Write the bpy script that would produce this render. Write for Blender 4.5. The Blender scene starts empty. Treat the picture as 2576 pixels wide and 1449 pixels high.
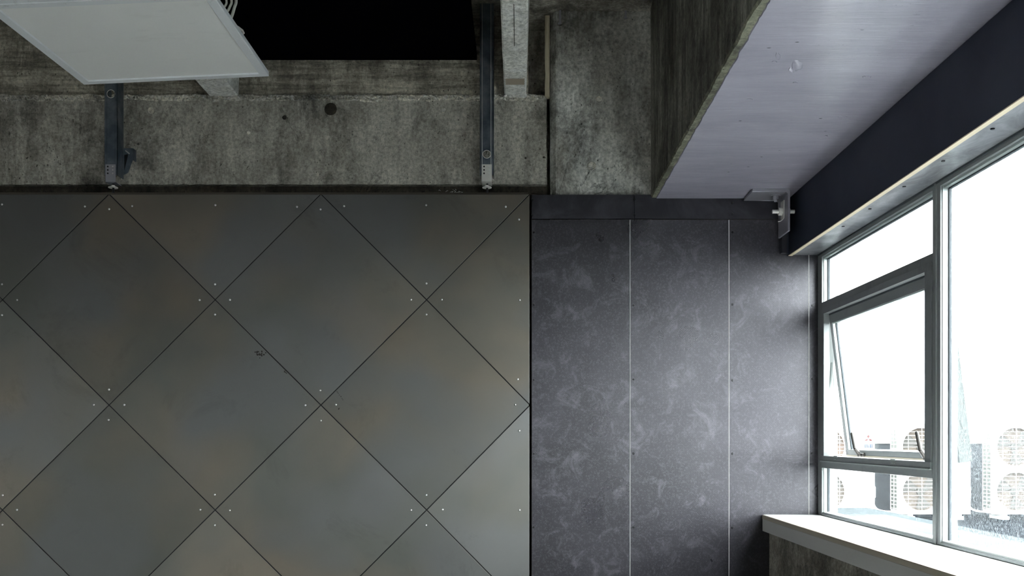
import bpy, bmesh, math, random
from mathutils import Vector, Matrix, Euler, noise as mnoise
random.seed(7)
S = bpy.context.scene
COL = S.collection
F = 2350.0                      # focal length in pixels of the 2576 wide frame
CZ = 1.30                       # eye height
# ---------------------------------------------------------------- camera, sky, exposure
cd = bpy.data.cameras.new('camera'); cam = bpy.data.objects.new('camera', cd); COL.objects.link(cam)
cam.location = (0, 0, CZ); cam.rotation_euler = (math.radians(90), 0, 0)
cd.sensor_width = 36; cd.lens = 36 * F / 2576; cd.clip_start = .02; cd.clip_end = 200
cd.shift_x = -17 / 2576; cd.shift_y = (1103 - 724.5) / 2576
S.camera = cam
w = bpy.data.worlds.new('overcast_sky'); S.world = w; w.use_nodes = True
bg = w.node_tree.nodes['Background']; bg.inputs[0].default_value = (.955, .975, 1, 1); bg.inputs[1].default_value = 6.5
S.view_settings.view_transform = 'Standard'; S.view_settings.look = 'None'; S.view_settings.gamma = 1
S.view_settings.use_curve_mapping = False; S.view_settings.exposure = 1.72

def wx(px, d): return (px - 1305) * d / F       # photo measurement -> metres at depth d
def wz(py, d): return CZ - (py - 1103) * d / F

# ---------------------------------------------------------------- material helper
class Mt:
    def __init__(s, name, col=(.5, .5, .5), rough=.6, metal=0, spec=None):
        s.m = bpy.data.materials.new(name); s.m.use_nodes = True; s.t = s.m.node_tree; s.n = s.t.nodes
        s.b = s.n['Principled BSDF']; s.out = s.n['Material Output']
        s.b.inputs['Base Color'].default_value = (*col, 1); s.b.inputs['Roughness'].default_value = rough
        s.b.inputs['Metallic'].default_value = metal
        if spec is not None: s.b.inputs['Specular IOR Level'].default_value = spec
        s.tc = s.n.new('ShaderNodeTexCoord').outputs['Object']
    def ln(s, a, b): s.t.links.new(a, b)
    def co(s, sx=1, sy=1, sz=1, rot=(0, 0, 0)):
        n = s.n.new('ShaderNodeMapping'); s.ln(s.tc, n.inputs[0]); n.inputs['Scale'].default_value = (sx, sy, sz)
        n.inputs['Rotation'].default_value = rot; return n.outputs[0]
    def noise(s, sc, det=4, rough=.55, co=None, dist=0):
        n = s.n.new('ShaderNodeTexNoise'); s.ln(co or s.tc, n.inputs['Vector'])
        n.inputs['Scale'].default_value = sc; n.inputs['Detail'].default_value = det
        n.inputs['Roughness'].default_value = rough; n.inputs['Distortion'].default_value = dist; return n.outputs['Fac']
    def vor(s, sc, co=None, feat='F1'):
        n = s.n.new('ShaderNodeTexVoronoi'); n.feature = feat; s.ln(co or s.tc, n.inputs['Vector']); n.inputs['Scale'].default_value = sc
        return n.outputs['Distance']
    def wave(s, sc, co, prof='SIN', dist=0):
        n = s.n.new('ShaderNodeTexWave'); n.wave_profile = prof; s.ln(co, n.inputs['Vector']); n.inputs['Scale'].default_value = sc
        n.inputs['Distortion'].default_value = dist; return n.outputs['Fac']
    def ramp(s, f, *st):
        n = s.n.new('ShaderNodeValToRGB'); s.ln(f, n.inputs[0]); e = n.color_ramp.elements
        while len(e) < len(st): e.new(.5)
        for k, (p, c) in zip(e, st):
            k.position = p; k.color = (*(c if isinstance(c, tuple) else (c, c, c)), 1)
        return n.outputs[0]
    def mix(s, f, a, b, mode='MIX'):
        n = s.n.new('ShaderNodeMix'); n.data_type = 'RGBA'; n.blend_type = mode
        for v, i in ((f, n.inputs[0]), (a, n.inputs[6]), (b, n.inputs[7])):
            if isinstance(v, (int, float)): i.default_value = v if i == n.inputs[0] else (v, v, v, 1)
            elif isinstance(v, tuple): i.default_value = (*v, 1)
            else: s.ln(v, i)
        return n.outputs[2]
    def math(s, op, a, b=0):
        n = s.n.new('ShaderNodeMath'); n.operation = op
        for v, i in ((a, n.inputs[0]), (b, n.inputs[1])):
            if isinstance(v, (int, float)): i.default_value = v
            else: s.ln(v, i)
        return n.outputs[0]
    def bump(s, h, st, d=.01):
        n = s.n.new('ShaderNodeBump'); s.ln(h, n.inputs['Height']); n.inputs['Strength'].default_value = st; n.inputs['Distance'].default_value = d
        if s.b.inputs['Normal'].links: s.ln(s.b.inputs['Normal'].links[0].from_socket, n.inputs['Normal'])
        s.ln(n.outputs[0], s.b.inputs['Normal'])
    def col(s, c): s.ln(c, s.b.inputs['Base Color'])
    def rgh(s, c): s.ln(c, s.b.inputs['Roughness'])

def concrete(name, lo, hi, grain=None, stain=.75, streak=(14, 14, 3), pit=.8, crack=.5):
    k = Mt(name, rough=.82, spec=.35)
    big = k.noise(1.7, 8, .68, dist=.3); med = k.noise(9, 9, .72, k.co(*[v / 9 for v in streak]) if streak else None)
    c = k.mix(k.ramp(big, (.40, 0), (.58, 1)), tuple(v * .8 for v in lo), hi)
    c = k.mix(k.math('MULTIPLY', k.ramp(med, (.46, 0), (.66, 1)), .65), c, tuple(min(.8, v * 1.7) for v in hi))
    st = k.ramp(k.noise(3.6, 13, .8, k.co(1.3, 1, .8), dist=.2), (.48, 1), (.62, 1 - stain)); c = k.mix(.85, c, st, 'MULTIPLY')
    br = k.ramp(k.noise(5, 9, .75, k.co(1, 1, .6)), (.52, 0), (.72, 1)); c = k.mix(k.math('MULTIPLY', br, .45), c, (.12, .088, .055))
    sm = k.noise(75, 8, .8); c = k.mix(.75, c, k.ramp(sm, (.34, .25), (.62, 1.35)), 'MULTIPLY')
    jit = k.math('MULTIPLY', k.math('SUBTRACT', k.noise(110, 3, .7), .42), .9); pitv = k.ramp(k.math('ADD', k.vor(24, k.co(1, 1, .5)), jit), (.05, 0), (.12, 1)); sel = k.ramp(k.noise(4.2, 4), (.47, 1), (.53, 0))
    p2 = k.ramp(k.math('ADD', k.vor(70, k.co(1, 1, .6)), jit), (.08, 0), (.2, 1)); sel2 = k.ramp(k.noise(6.1, 4), (.44, 1), (.52, 0))
    pits = k.mix(1, k.mix(sel, pitv, (1, 1, 1)), k.mix(sel2, p2, (1, 1, 1)), 'MULTIPLY')
    c = k.mix(pit, c, pits, 'MULTIPLY')
    if crack:
        rd = k.math('ABSOLUTE', k.math('SUBTRACT', k.noise(2.1, 7, .62, k.co(1.5, 1, .7), dist=.6), .5)); ck = k.ramp(rd, (.0, .15), (.007, 1))
        cs = k.ramp(k.noise(2.7, 3), (.50, 1), (.60, 0)); c = k.mix(crack, c, k.mix(cs, ck, (1, 1, 1)), 'MULTIPLY')
    if grain:
        g = k.noise(30, 7, .75, k.co(*grain)); c = k.mix(.8, c, k.ramp(g, (.38, .35), (.6, 1.3)), 'MULTIPLY'); k.bump(g, .5, .004)
    k.col(c); k.bump(sm, .5, .004); k.bump(pits, .6, .006); k.bump(med, .3, .006)
    return k

MC = concrete('wall_concrete', (.22, .205, .172), (.43, .405, .35))
MCB = concrete('board_marked_concrete', (.21, .187, .145), (.42, .385, .31), grain=(.12, 1, 1.6), stain=.6)
MCC = concrete('column_concrete', (.28, .275, .24), (.50, .49, .445), stain=.85, crack=.9)
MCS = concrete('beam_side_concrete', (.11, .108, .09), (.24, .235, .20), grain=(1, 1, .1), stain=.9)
MCR = concrete('rib_concrete', (.60, .59, .54), (.72, .71, .66), stain=.3, pit=.3, crack=0)
MCP = concrete('parapet_concrete', (.24, .225, .185), (.38, .355, .30), stain=.5, streak=(5, 5, 5))
MCE = concrete('broken_edge_concrete', (.13, .13, .09), (.21, .21, .155), stain=.8, streak=(20, 20, 20))
MCJ = concrete('joint_mortar', (.07, .06, .04), (.75, .70, .58), stain=.97, streak=(45, 45, 45), pit=.9)
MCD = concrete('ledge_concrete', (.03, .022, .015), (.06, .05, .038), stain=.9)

k = MST = Mt('dark_steel_sheet', rough=.4, metal=.75)
oi = k.n.new('ShaderNodeObjectInfo').outputs['Random']
k1 = k.noise(1.6, 3, .5, dist=.3); k2 = k.noise(2.3, 2, .4, k.co(1, 1, 1, (0, .7, 0)))
c = k.mix(k.ramp(k1, (.4, 0), (.62, 1)), (.146, .146, .132), (.208, .180, .146))
c = k.mix(k.ramp(k2, (.45, 0), (.62, 1)), c, (.165, .165, .16))
c = k.mix(1, c, k.ramp(oi, (0, .78), (1, 1.18)), 'MULTIPLY')
dirt = k.ramp(k.noise(3.1, 9, .72, dist=.6), (.56, 1), (.75, .6)); c = k.mix(.6, c, dirt, 'MULTIPLY')
k.col(c); k.rgh(k.ramp(k.noise(3, 6, .6), (.3, .36), (.7, .50))); k.bump(k.noise(2.2, 1, .4), .12, .02); k.bump(k.noise(300, 2), .03, .001)
MSE = Mt('steel_cut_edge', (.22, .22, .20), .4, .8)
MSC = Mt('zinc_screw', (.75, .75, .74), .3, 1)
MBK = Mt('black_backing', (.008, .008, .009), .8)
MBL = Mt('matt_black_board', (.0012, .0012, .002), .9, spec=0)

k = MPL = Mt('film_faced_plywood', rough=.45, spec=.65)
big = k.noise(1.9, 7, .62, dist=.9); c = k.mix(k.ramp(big, (.35, 0), (.7, 1)), (.0115, .0108, .0135), (.031, .0288, .037))
sm = k.noise(11, 9, .75, dist=.8); c = k.mix(k.ramp(sm, (.52, 0), (.78, .6)), c, (.17, .162, .185))
wv = k.math('MULTIPLY', k.wave(62, k.co(1, 0, 1, (0, math.pi / 4, 0))), k.wave(62, k.co(1, 0, 1, (0, -math.pi / 4, 0))))
sp = k.ramp(k.noise(170, 3, .7), (.5, 0), (.72, 1)); c = k.mix(k.math('MULTIPLY', sp, .3), c, (.16, .155, .17))
c = k.mix(.5, c, k.ramp(wv, (0, .6), (.7, 1.5)), 'MULTIPLY'); k.col(c)
k.rgh(k.ramp(k.noise(5, 2, .5), (.3, .27), (.7, .37))); k.b.inputs['Specular Tint'].default_value = (.97, .945, 1, 1); k.bump(wv, .17, .001); k.bump(k.noise(8, 1), .10, .006)
MPR = Mt('smooth_black_ply', (.022, .022, .032), .5, spec=.3)
k = MPR; c = k.mix(k.ramp(k.noise(6, 6, .65, dist=.8), (.45, 0), (.75, 1)), (.020, .019, .025), (.060, .058, .07)); k.col(c); k.bump(k.noise(90, 3), .1, .002)
MPE = Mt('bare_ply_edge', (.78, .76, .74), .7)
MCE2 = Mt('cream_ply_edge', (.80, .68, .50), .6)
k = MNV = Mt('navy_board', (.022, .026, .042), .6, spec=.3)
k.col(k.mix(k.ramp(k.noise(3, 3), (.35, 0), (.7, 1)), (.024, .028, .046), (.040, .047, .070))); k.bump(k.noise(120, 2), .06, .002)

k = MPT = Mt('lilac_gloss_paint', rough=.3, spec=.85)
st = k.noise(34, 7, .7, k.co(.09, 1, 1), dist=.15); st2 = k.noise(5, 6, .65, k.co(.35, 1, 1), dist=.5)
c = k.mix(k.ramp(st2, (.35, 0), (.65, 1)), (.30, .283, .345), (.365, .345, .415))
c = k.mix(k.math('MULTIPLY', k.ramp(k.noise(55, 6, .8, k.co(.25, 1, 1)), (.55, 0), (.85, 1)), .3), c, (.62, .61, .68))
dk = k.mix(k.ramp(k.noise(3, 3), (.52, 1), (.60, 0)), k.ramp(k.vor(22, k.co(.6, 1, 1)), (.05, .3), (.09, 1)), (1, 1, 1)); c = k.mix(1, c, dk, 'MULTIPLY'); k.col(c)
chip = k.ramp(k.noise(90, 6, .8, k.co(.3, 1, 1)), (.62, 0), (.70, 1)); chm = k.ramp(k.noise(2.6, 4), (.47, 0), (.60, 1)); chp = k.math('MULTIPLY', chip, chm)
k.rgh(k.ramp(st2, (.3, .16), (.7, .26))); k.bump(st, .42, .0035); k.bump(st2, .15, .006); k.bump(chp, .6, .0025)
MFL = Mt('paint_flake', (.52, .50, .57), .35)

k = MAL = Mt('grey_window_frame', (.27, .28, .285), .42, .3); k.bump(k.noise(80, 2), .04, .002)
k.col(k.mix(k.ramp(k.noise(9, 5, .7), (.55, 0), (.75, 1)), (.27, .285, .285), (.20, .205, .21)))
MALW = Mt('pale_aluminium', (.46, .50, .485), .4, .4)
MGK = Mt('dark_gasket', (.05, .06, .07), .6)
MHD = Mt('dark_handle_metal', (.09, .085, .08), .35, .7)
k = MSL = Mt('white_sill', (.82, .82, .80), .45); k.bump(k.noise(30, 3), .04, .003)
MSF = Mt('grey_sill_fascia', (.62, .61, .59), .6); MNO = Mt('sill_nosing', (.52, .46, .36), .5)
k = MGV = Mt('galvanised_steel', (.16, .19, .23), .38, .85)
k.col(k.mix(k.ramp(k.noise(12, 5, .6), (.4, 0), (.65, 1)), (.11, .14, .18), (.24, .27, .31))); k.rgh(k.ramp(k.noise(14, 4), (.3, .3), (.7, .5)))
MGB = Mt('bright_zinc', (.72, .70, .66), .45, .35)
MBP = Mt('bracket_steel', (.40, .39, .44), .35, .6)
k = MLD = Mt('light_diffuser', (.70, .70, .68), .35)
k.col(k.mix(k.ramp(k.noise(7, 8, .75, k.co(.4, 1.5, 1)), (.55, 0), (.8, .35)), (.86, .86, .845), (.48, .47, .44)))
k = MLF = Mt('light_frame_white', (.80, .82, .84), .35)
k.col(k.mix(k.ramp(k.noise(22, 8, .75), (.58, 0), (.74, .6)), (.76, .78, .80), (.30, .29, .27)))
MCW = Mt('white_cable_sheath', (.66, .64, .57), .45)
k = MWD = Mt('old_pale_timber', (.42, .36, .25), .8); k.col(k.mix(k.ramp(k.noise(40, 5, .7, k.co(1, 1, .08)), (.4, 0), (.6, 1)), (.30, .25, .17), (.50, .44, .32)))
k = MWT = Mt('off_white_render', (.45, .445, .43), .8); k.bump(k.noise(40, 3), .1, .003)
k = MFR = Mt('pale_screed', rough=.6); k.col(k.mix(k.ramp(k.noise(2, 6), (.3, 0), (.7, 1)), (.24, .235, .225), (.31, .305, .295)))
k = MSP = Mt('galvanised_head_plate', (.3, .3, .32), .38, .5)
k.col(k.mix(k.ramp(k.noise(10, 8, .7, k.co(1, .6, 1), dist=.8), (.38, 0), (.68, 1)), (.18, .18, .19), (.46, .46, .49)))
MSK = Mt('black_screw', (.012, .012, .014), .35, .3)
# outdoors
MAC = Mt('white_casing', (.82, .82, .80), .45); MAV = Mt('brown_grey_cavity', (.085, .068, .055), .8); MAG = Mt('guard_wire', (.80, .80, .76), .4)
MFN = Mt('grey_fan_blade', (.055, .052, .046), .6); MFI = Mt('heat_exchanger', (.06, .065, .055), .6)
MRD = Mt('red_badge', (.085, .028, .028), .9, spec=0); MBU = Mt('blue_print', (.014, .036, .075), .9, spec=0)
k = MRF = Mt('wet_roof_felt', rough=1, spec=0); k.col(k.mix(k.ramp(k.noise(3, 9, .8), (.42, 0), (.62, 1)), (.003, .0042, .006), (.009, .011, .014)))
k = MRW = Mt('slate_blue_upstand', (.055, .07, .085), .6); k.col(k.mix(k.ramp(k.noise(5, 6, .7), (.4, 0), (.6, 1)), (.010, .013, .017), (.018, .023, .028)))
k = MLG = Mt('pale_blue_coping', (.13, .155, .165), .9, spec=.05); k.col(k.mix(k.ramp(k.noise(2.4, 6, .6), (.4, 0), (.65, 1)), (.020, .027, .030), (.031, .039, .042)))

def glassmat(name, dirt):
    m = bpy.data.materials.new(name); m.use_nodes = True; t = m.node_tree; n = t.nodes; n.clear()
    o = n.new('ShaderNodeOutputMaterial'); tr = n.new('ShaderNodeBsdfTransparent'); tr.inputs[0].default_value = (.93, .965, .96, 1)
    gl = n.new('ShaderNodeBsdfGlossy'); gl.inputs['Roughness'].default_value = .02; lw = n.new('ShaderNodeLayerWeight'); lw.inputs[0].default_value = .5; pw_ = n.new('ShaderNodeMath'); pw_.operation = 'POWER'; pw_.inputs[1].default_value = 5; t.links.new(lw.outputs['Facing'], pw_.inputs[0])
    fr = n.new('ShaderNodeMath'); fr.operation = 'MULTIPLY_ADD'; fr.inputs[1].default_value = .8; fr.inputs[2].default_value = .05; t.links.new(pw_.outputs[0], fr.inputs[0])
    mx = n.new('ShaderNodeMixShader'); L = t.links.new; L(fr.outputs[0], mx.inputs[0]); L(tr.outputs[0], mx.inputs[1]); L(gl.outputs[0], mx.inputs[2])
    last = mx.outputs[0]
    if dirt:
        tl = n.new('ShaderNodeBsdfTranslucent'); tl.inputs[0].default_value = (.85, .92, .95, 1)
        tc = n.new('ShaderNodeTexCoord'); mp = n.new('ShaderNodeMapping'); L(tc.outputs['Object'], mp.inputs[0]); mp.inputs['Scale'].default_value = (1, 1, .35)
        a = n.new('ShaderNodeTexNoise'); L(mp.outputs[0], a.inputs['Vector']); a.inputs['Scale'].default_value = 330; a.inputs['Detail'].default_value = 5; a.inputs['Roughness'].default_value = .7
        r = n.new('ShaderNodeValToRGB'); L(a.outputs['Fac'], r.inputs[0]); r.color_ramp.elements[0].position = .52; r.color_ramp.elements[1].position = .60
        v = max(0, dirt); r.color_ramp.elements[0].color = (v * .08,) * 3 + (1,); r.color_ramp.elements[1].color = (v,) * 3 + (1,)
        m2 = n.new('ShaderNodeMixShader'); L(r.outputs[0], m2.inputs[0]); L(last, m2.inputs[1]); L(tl.outputs[0], m2.inputs[2]); last = m2.outputs[0]
    L(last, o.inputs[0]); return m
GLC = glassmat('clear_glass', 0); GLD = glassmat('rain_spotted_glass', .07); GLM = glassmat('lightly_spotted_glass', .03)

# ---------------------------------------------------------------- mesh helpers
def box(bm, x0, x1, y0, y1, z0, z1, bev=0, mi=0):
    r = bmesh.ops.create_cube(bm, size=1)['verts']
    for v in r: v.co = Vector(((x0 + x1) / 2 + v.co.x * (x1 - x0), (y0 + y1) / 2 + v.co.y * (y1 - y0), (z0 + z1) / 2 + v.co.z * (z1 - z0)))
    fs = {f for v in r for f in v.link_faces}
    for f in fs: f.material_index = mi
    if bev:
        bmesh.ops.bevel(bm, geom=list({e for v in r for e in v.link_edges}), offset=bev, segments=2, affect='EDGES', profile=.6, material=-1)
    return r
def cyl(bm, p0, p1, r, n=12, r2=None, mi=0):
    p0, p1 = Vector(p0), Vector(p1); d = p1 - p0
    M = Matrix.Translation((p0 + p1) / 2) @ d.to_track_quat('Z', 'Y').to_matrix().to_4x4()
    g = bmesh.ops.create_cone(bm, cap_ends=True, segments=n, radius1=r, radius2=r if r2 is None else r2, depth=d.length, matrix=M)['verts']
    for f in {f for v in g for f in v.link_faces}: f.material_index = mi
def tube(bm, pts, r, n=8):
    P = [Vector(p) for p in pts]; Q = []
    for i in range(len(P) - 1):
        a, b, c_, d = P[max(i - 1, 0)], P[i], P[i + 1], P[min(i + 2, len(P) - 1)]
        for s in range(6):
            t = s / 6; Q.append(.5 * ((2 * b) + (c_ - a) * t + (2 * a - 5 * b + 4 * c_ - d) * t * t + (3 * b - a - 3 * c_ + d) * t ** 3))
    Q.append(P[-1]); rings = []
    for i, q in enumerate(Q):
        d = (Q[min(i + 1, len(Q) - 1)] - Q[max(i - 1, 0)]).normalized(); u = d.orthogonal().normalized() if not rings else (pu - d * pu.dot(d)).normalized()
        pu = u; v = d.cross(u); rings.append([bm.verts.new(q + r * (math.cos(2 * math.pi * j / n) * u + math.sin(2 * math.pi * j / n) * v)) for j in range(n)])
    for a, b in zip(rings, rings[1:]):
        for j in range(n): bm.faces.new((a[j], a[(j + 1) % n], b[(j + 1) % n], b[j]))
    bm.faces.new(rings[0][::-1]); bm.faces.new(rings[-1])
def torus(bm, c, ax, R, r, n=20, m=6):
    q = Vector(ax).to_track_quat('Z', 'Y'); c = Vector(c); vs = []
    for i in range(n):
        a = 2 * math.pi * i / n
        vs.append([bm.verts.new(c + q @ Vector(((R + r * math.cos(b)) * math.cos(a), (R + r * math.cos(b)) * math.sin(a), r * math.sin(b)))) for b in [2 * math.pi * j / m for j in range(m)]])
    for i in range(n):
        for j in range(m): bm.faces.new((vs[i][j], vs[(i + 1) % n][j], vs[(i + 1) % n][(j + 1) % m], vs[i][(j + 1) % m]))
def prism(bm, poly, y0, y1, ch=0, mi=0):
    """poly: (x, z) counter-clockwise; front at y0 (towards the room), back at y1; optional front chamfer"""
    P = poly; n = len(P)
    fr = inset(P, ch) if ch else P
    f = [bm.verts.new((x, y0, z)) for x, z in fr]; b = [bm.verts.new((x, y1, z)) for x, z in P]
    bm.faces.new(f).material_index = mi; bm.faces.new(b[::-1])
    if ch:
        m = [bm.verts.new((x, y0 + ch, z)) for x, z in P]
        for i in range(n):
            j = (i + 1) % n; g = bm.faces.new((f[j], f[i], m[i], m[j])); g.material_index = 1
            g = bm.faces.new((m[j], m[i], b[i], b[j])); g.material_index = 1
    else:
        for i in range(n): j = (i + 1) % n; bm.faces.new((f[j], f[i], b[i], b[j])).material_index = mi
def inset(P, d):
    n = len(P); out = []
    for i in range(n):
        p, q, r = Vector(P[i - 1]), Vector(P[i]), Vector(P[(i + 1) % n]); a = (q - p).normalized(); b = (r - q).normalized()
        na, nb = Vector((-a.y, a.x)), Vector((-b.y, b.x)); m = (na + nb); m = m / max(1e-6, m.dot(na)); out.append(tuple(q + m * d))
    return out
def clip(P, ax, lim, keep_less):
    out = []
    for i in range(len(P)):
        a, b = P[i], P[(i + 1) % len(P)]; ia = (a[ax] <= lim) == keep_less; ib = (b[ax] <= lim) == keep_less
        if ia: out.append(a)
        if ia != ib:
            t = (lim - a[ax]) / (b[ax] - a[ax]); out.append((a[0] + (b[0] - a[0]) * t, a[1] + (b[1] - a[1]) * t))
    Q = []
    for p in out:
        if not Q or (abs(p[0] - Q[-1][0]) + abs(p[1] - Q[-1][1])) > 1e-4: Q.append(p)
    if len(Q) > 1 and abs(Q[0][0] - Q[-1][0]) + abs(Q[0][1] - Q[-1][1]) < 1e-4: Q.pop()
    return Q
def holed(bm, x0, x1, z0, z1, cx, cz, r, y0, y1, n=32):
    """one rectangular cell of plate with a round hole; front y0, back y1"""
    def sq(a):
        c, s = math.cos(a), math.sin(a); t = min((((x1 if c > 0 else x0) - cx) / c) if abs(c) > 1e-9 else 1e9, (((z1 if s > 0 else z0) - cz) / s) if abs(s) > 1e-9 else 1e9)
        return cx + c * t, cz + s * t
    A = sorted({2 * math.pi * i / n for i in range(n)} | {math.atan2(z - cz, x - cx) % (2 * math.pi) for x in (x0, x1) for z in (z0, z1)})
    A = [a for i, a in enumerate(A) if i == 0 or a - A[i - 1] > 1e-5]
    I = [(cx + r * math.cos(a), cz + r * math.sin(a)) for a in A]; O = [sq(a) for a in A]; N = len(A)
    V = {}
    for y in (y0, y1):
        V[y] = ([bm.verts.new((x, y, z)) for x, z in I], [bm.verts.new((x, y, z)) for x, z in O])
    for i in range(N):
        j = (i + 1) % N; fi, fo = V[y0]; bi, bo = V[y1]
        bm.faces.new((fi[i], fo[i], fo[j], fi[j])); bm.faces.new((bi[j], bo[j], bo[i], bi[i]))
        bm.faces.new((fi[j], bi[j], bi[i], fi[i])); bm.faces.new((fo[i], bo[i], bo[j], fo[j]))
def obj(name, bm, m, parent=None, smooth=False, local=False):
    bmesh.ops.recalc_face_normals(bm, faces=bm.faces)
    me = bpy.data.meshes.new(name); bm.to_mesh(me); bm.free()
    for x in (m if isinstance(m, (list, tuple)) else [m]): me.materials.append(x.m if isinstance(x, Mt) else x)
    if smooth:
        for p in me.polygons: p.use_smooth = True
        me.set_sharp_from_angle(angle=math.radians(38))
    o = bpy.data.objects.new(name, me); COL.objects.link(o)
    if parent:
        o.parent = parent
        if not local: o.matrix_parent_inverse = root_mat(parent).inverted()
    return o
def root_mat(p):
    m = Matrix.Identity(4); ch = []
    while p: ch.append(p); p = p.parent
    for q in reversed(ch): m = m @ q.matrix_parent_inverse @ Matrix.LocRotScale(q.location, q.rotation_euler, q.scale)
    return m
def tag(o, label=None, cat=None, group=None, kind=None):
    if label: o['label'] = label
    if cat: o['category'] = cat
    if group: o['group'] = group
    if kind: o['kind'] = kind
    return o
def empty(name, loc, rot=(0, 0, 0), **kw):
    o = bpy.data.objects.new(name, None); o.empty_display_size = .1; COL.objects.link(o); o.location = loc; o.rotation_euler = rot; return tag(o, **kw)
def bx(name, m, parent, *d, bev=0): bm = bmesh.new(); box(bm, *d, bev=bev); return obj(name, bm, m, parent)
def clone(o, parent, delta=(0, 0, 0)):
    c = o.copy(); COL.objects.link(c); c.parent = parent; c.matrix_parent_inverse = o.matrix_parent_inverse.copy(); c.location = Vector(o.location) + Vector(delta); return c
def nz(x, y=0, z=0): return mnoise.noise(Vector((x, y, z)))

# ================================================================ SETTING
D = 3.73          # face of the steel cladding
PF = 3.75         # face of the plywood lining
CF = 3.80         # face of the concrete downstand
XL, YR, ZT = -3.4, -3.2, 3.024
tag(bx('floor', MFR, None, XL - .1, 1.3, YR - .1, 4.0, -.1, 0), kind='structure')
tag(bx('wall_left', MWT, None, XL - .1, XL, YR, 4.0, 0, ZT), kind='structure')
tag(bx('wall_rear', MWT, None, XL - .1, 1.3, YR - .1, YR, 0, ZT), kind='structure')
ceil = tag(bx('ceiling', MC, None, XL - .1, 1.3, YR - .1, 4.1, ZT, ZT + .2), kind='structure')
wb = tag(bx('wall_back', MC, None, XL - .1, 1.28, 3.95, 4.1, 0, ZT), kind='structure')
def grid_face(name, x0, x1, z0, z1, yf, yb, m, parent, nx, nzz, amp, f=9, edge=None):
    """slab with a gently uneven front face"""
    bm = bmesh.new(); V = []
    for i in range(nx + 1):
        r = []
        for j in range(nzz + 1):
            x = x0 + (x1 - x0) * i / nx; z = z0 + (z1 - z0) * j / nzz
            y = yf - amp * nz(x * f, 3.1, z * f) - amp * .5 * nz(x * f * 3.3, 7, z * f * 3.3)
            if edge: x, z = edge(x, z, i, j)
            r.append(bm.verts.new((x, y, z)))
        V.append(r)
    for i in range(nx):
        for j in range(nzz): bm.faces.new((V[i][j], V[i + 1][j], V[i + 1][j + 1], V[i][j + 1]))
    B = [bm.verts.new(p) for p in ((x0, yb, z0), (x1, yb, z0), (x1, yb, z1), (x0, yb, z1))]
    bm.faces.new((B[3], B[2], B[1], B[0]))
    bm.faces.new([V[i][0] for i in range(nx, -1, -1)] + [B[0], B[1]]); bm.faces.new([V[i][nzz] for i in range(nx + 1)] + [B[2], B[3]])
    bm.faces.new([V[0][j] for j in range(nzz + 1)] + [B[3], B[0]]); bm.faces.new([V[nx][j] for j in range(nzz, -1, -1)] + [B[1], B[2]])
    return obj(name, bm, m, parent, smooth=True)
ZJ = wz(243, CF)                      # construction joint
ZB = wz(464, CF)                      # underside of the downstand face
XE = wx(1375, CF)
def eg(x, z, i, j):
    if j == 0: z += .004 * nz(x * 40, 1)
    if x > XE - .001: x += .004 * nz(z * 45, 5) + .003 * nz(z * 13, 2)
    return x, z
grid_face('downstand_beam', XL, XE, ZB, ZJ, CF, 3.95, MC, wb, 150, 24, .003, edge=eg)
grid_face('upper_band', XL, wx(1329, CF), ZJ, ZT, CF + .012, 3.95, MCB, wb, 120, 18, .003)
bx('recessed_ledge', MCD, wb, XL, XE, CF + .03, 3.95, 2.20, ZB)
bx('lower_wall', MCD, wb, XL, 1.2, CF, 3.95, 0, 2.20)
# crusty mortar joint
bm = bmesh.new(); V = []; nx = 1800
for i in range(nx + 1):
    x = XL + (XE - .005 - XL) * i / nx; up = .010 + .006 * nz(x * 14) + .003 * nz(x * 60, 4); dn = -.020 - .014 * nz(x * 6, 9) - .008 * nz(x * 31, 2)
    r = []
    for j in range(9):
        t = j / 8; z = ZJ + dn + (up - dn) * t; h = .009 * math.sin(math.pi * t) ** .6 * (.35 + .9 * nz(x * 40, z * 90) + 1.1 * nz(x * 130, z * 170, 3))
        y = CF - max(-.003, h) + (.006 if j in (0, 8) else 0); r.append(bm.verts.new((x, y, z)))
    V.append(r)
for i in range(nx):
    for j in range(8): bm.faces.new((V[i][j], V[i + 1][j], V[i + 1][j + 1], V[i][j + 1]))
o = obj('mortar_joint', bm, MCJ, wb); o['label'] = 'ragged crusty line of mortar along the construction joint'
# column with a splayed left arris
bm = bmesh.new(); YC = 3.77
prof = [(wx(1384, CF), 3.95), (wx(1384, CF), CF), (wx(1398, YC), YC), (wx(1640, YC), YC), (wx(1640, YC), 3.95)]
rows = [0 + ZT * j / 90 for j in range(91)]; V = []
for z in rows:
    V.append([bm.verts.new((x + (.0035 * nz(z * 30, 1) + .002 * nz(z * 80, 1) if a in (1, 2) else 0), y, z)) for a, (x, y) in enumerate(prof)])
for a, b in zip(V, V[1:]):
    for j in range(5): bm.faces.new((a[j], a[(j + 1) % 5], b[(j + 1) % 5], b[j]))
bm.faces.new(V[0]); bm.faces.new(V[-1][::-1])
obj('column', bm, MCC, wb)
# form-tie marks
def tie(px, py, r, d, rim):
    bm = bmesh.new(); x, z = wx(px, d), wz(py, d); y = d - .002
    torus(bm, (x, y, z), (0, 1, 0), r, r * .2 if rim else r * .1, 18, 5); o = obj('tie_hole', bm, MCJ if rim else MCD, wb, smooth=True)
    bm = bmesh.new(); cyl(bm, (x, y + .004, z), (x, y - .001, z), r * .9, 18); obj('tie_plug', bm, MCD if not rim else MCJ, o)
for a in ((832, 275, .023, CF, 0), (380, 278, .011, CF, 1), (1488, 418, .015, YC, 1), (1507, 250, .011, YC, 1), (716, 296, .008, CF, 0), (1116, 278, .009, CF, 1), (626, 334, .006, CF, 1), (1368, 396, .004, CF, 0), (1322, 398, .004, CF, 0)): tie(*a)
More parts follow.
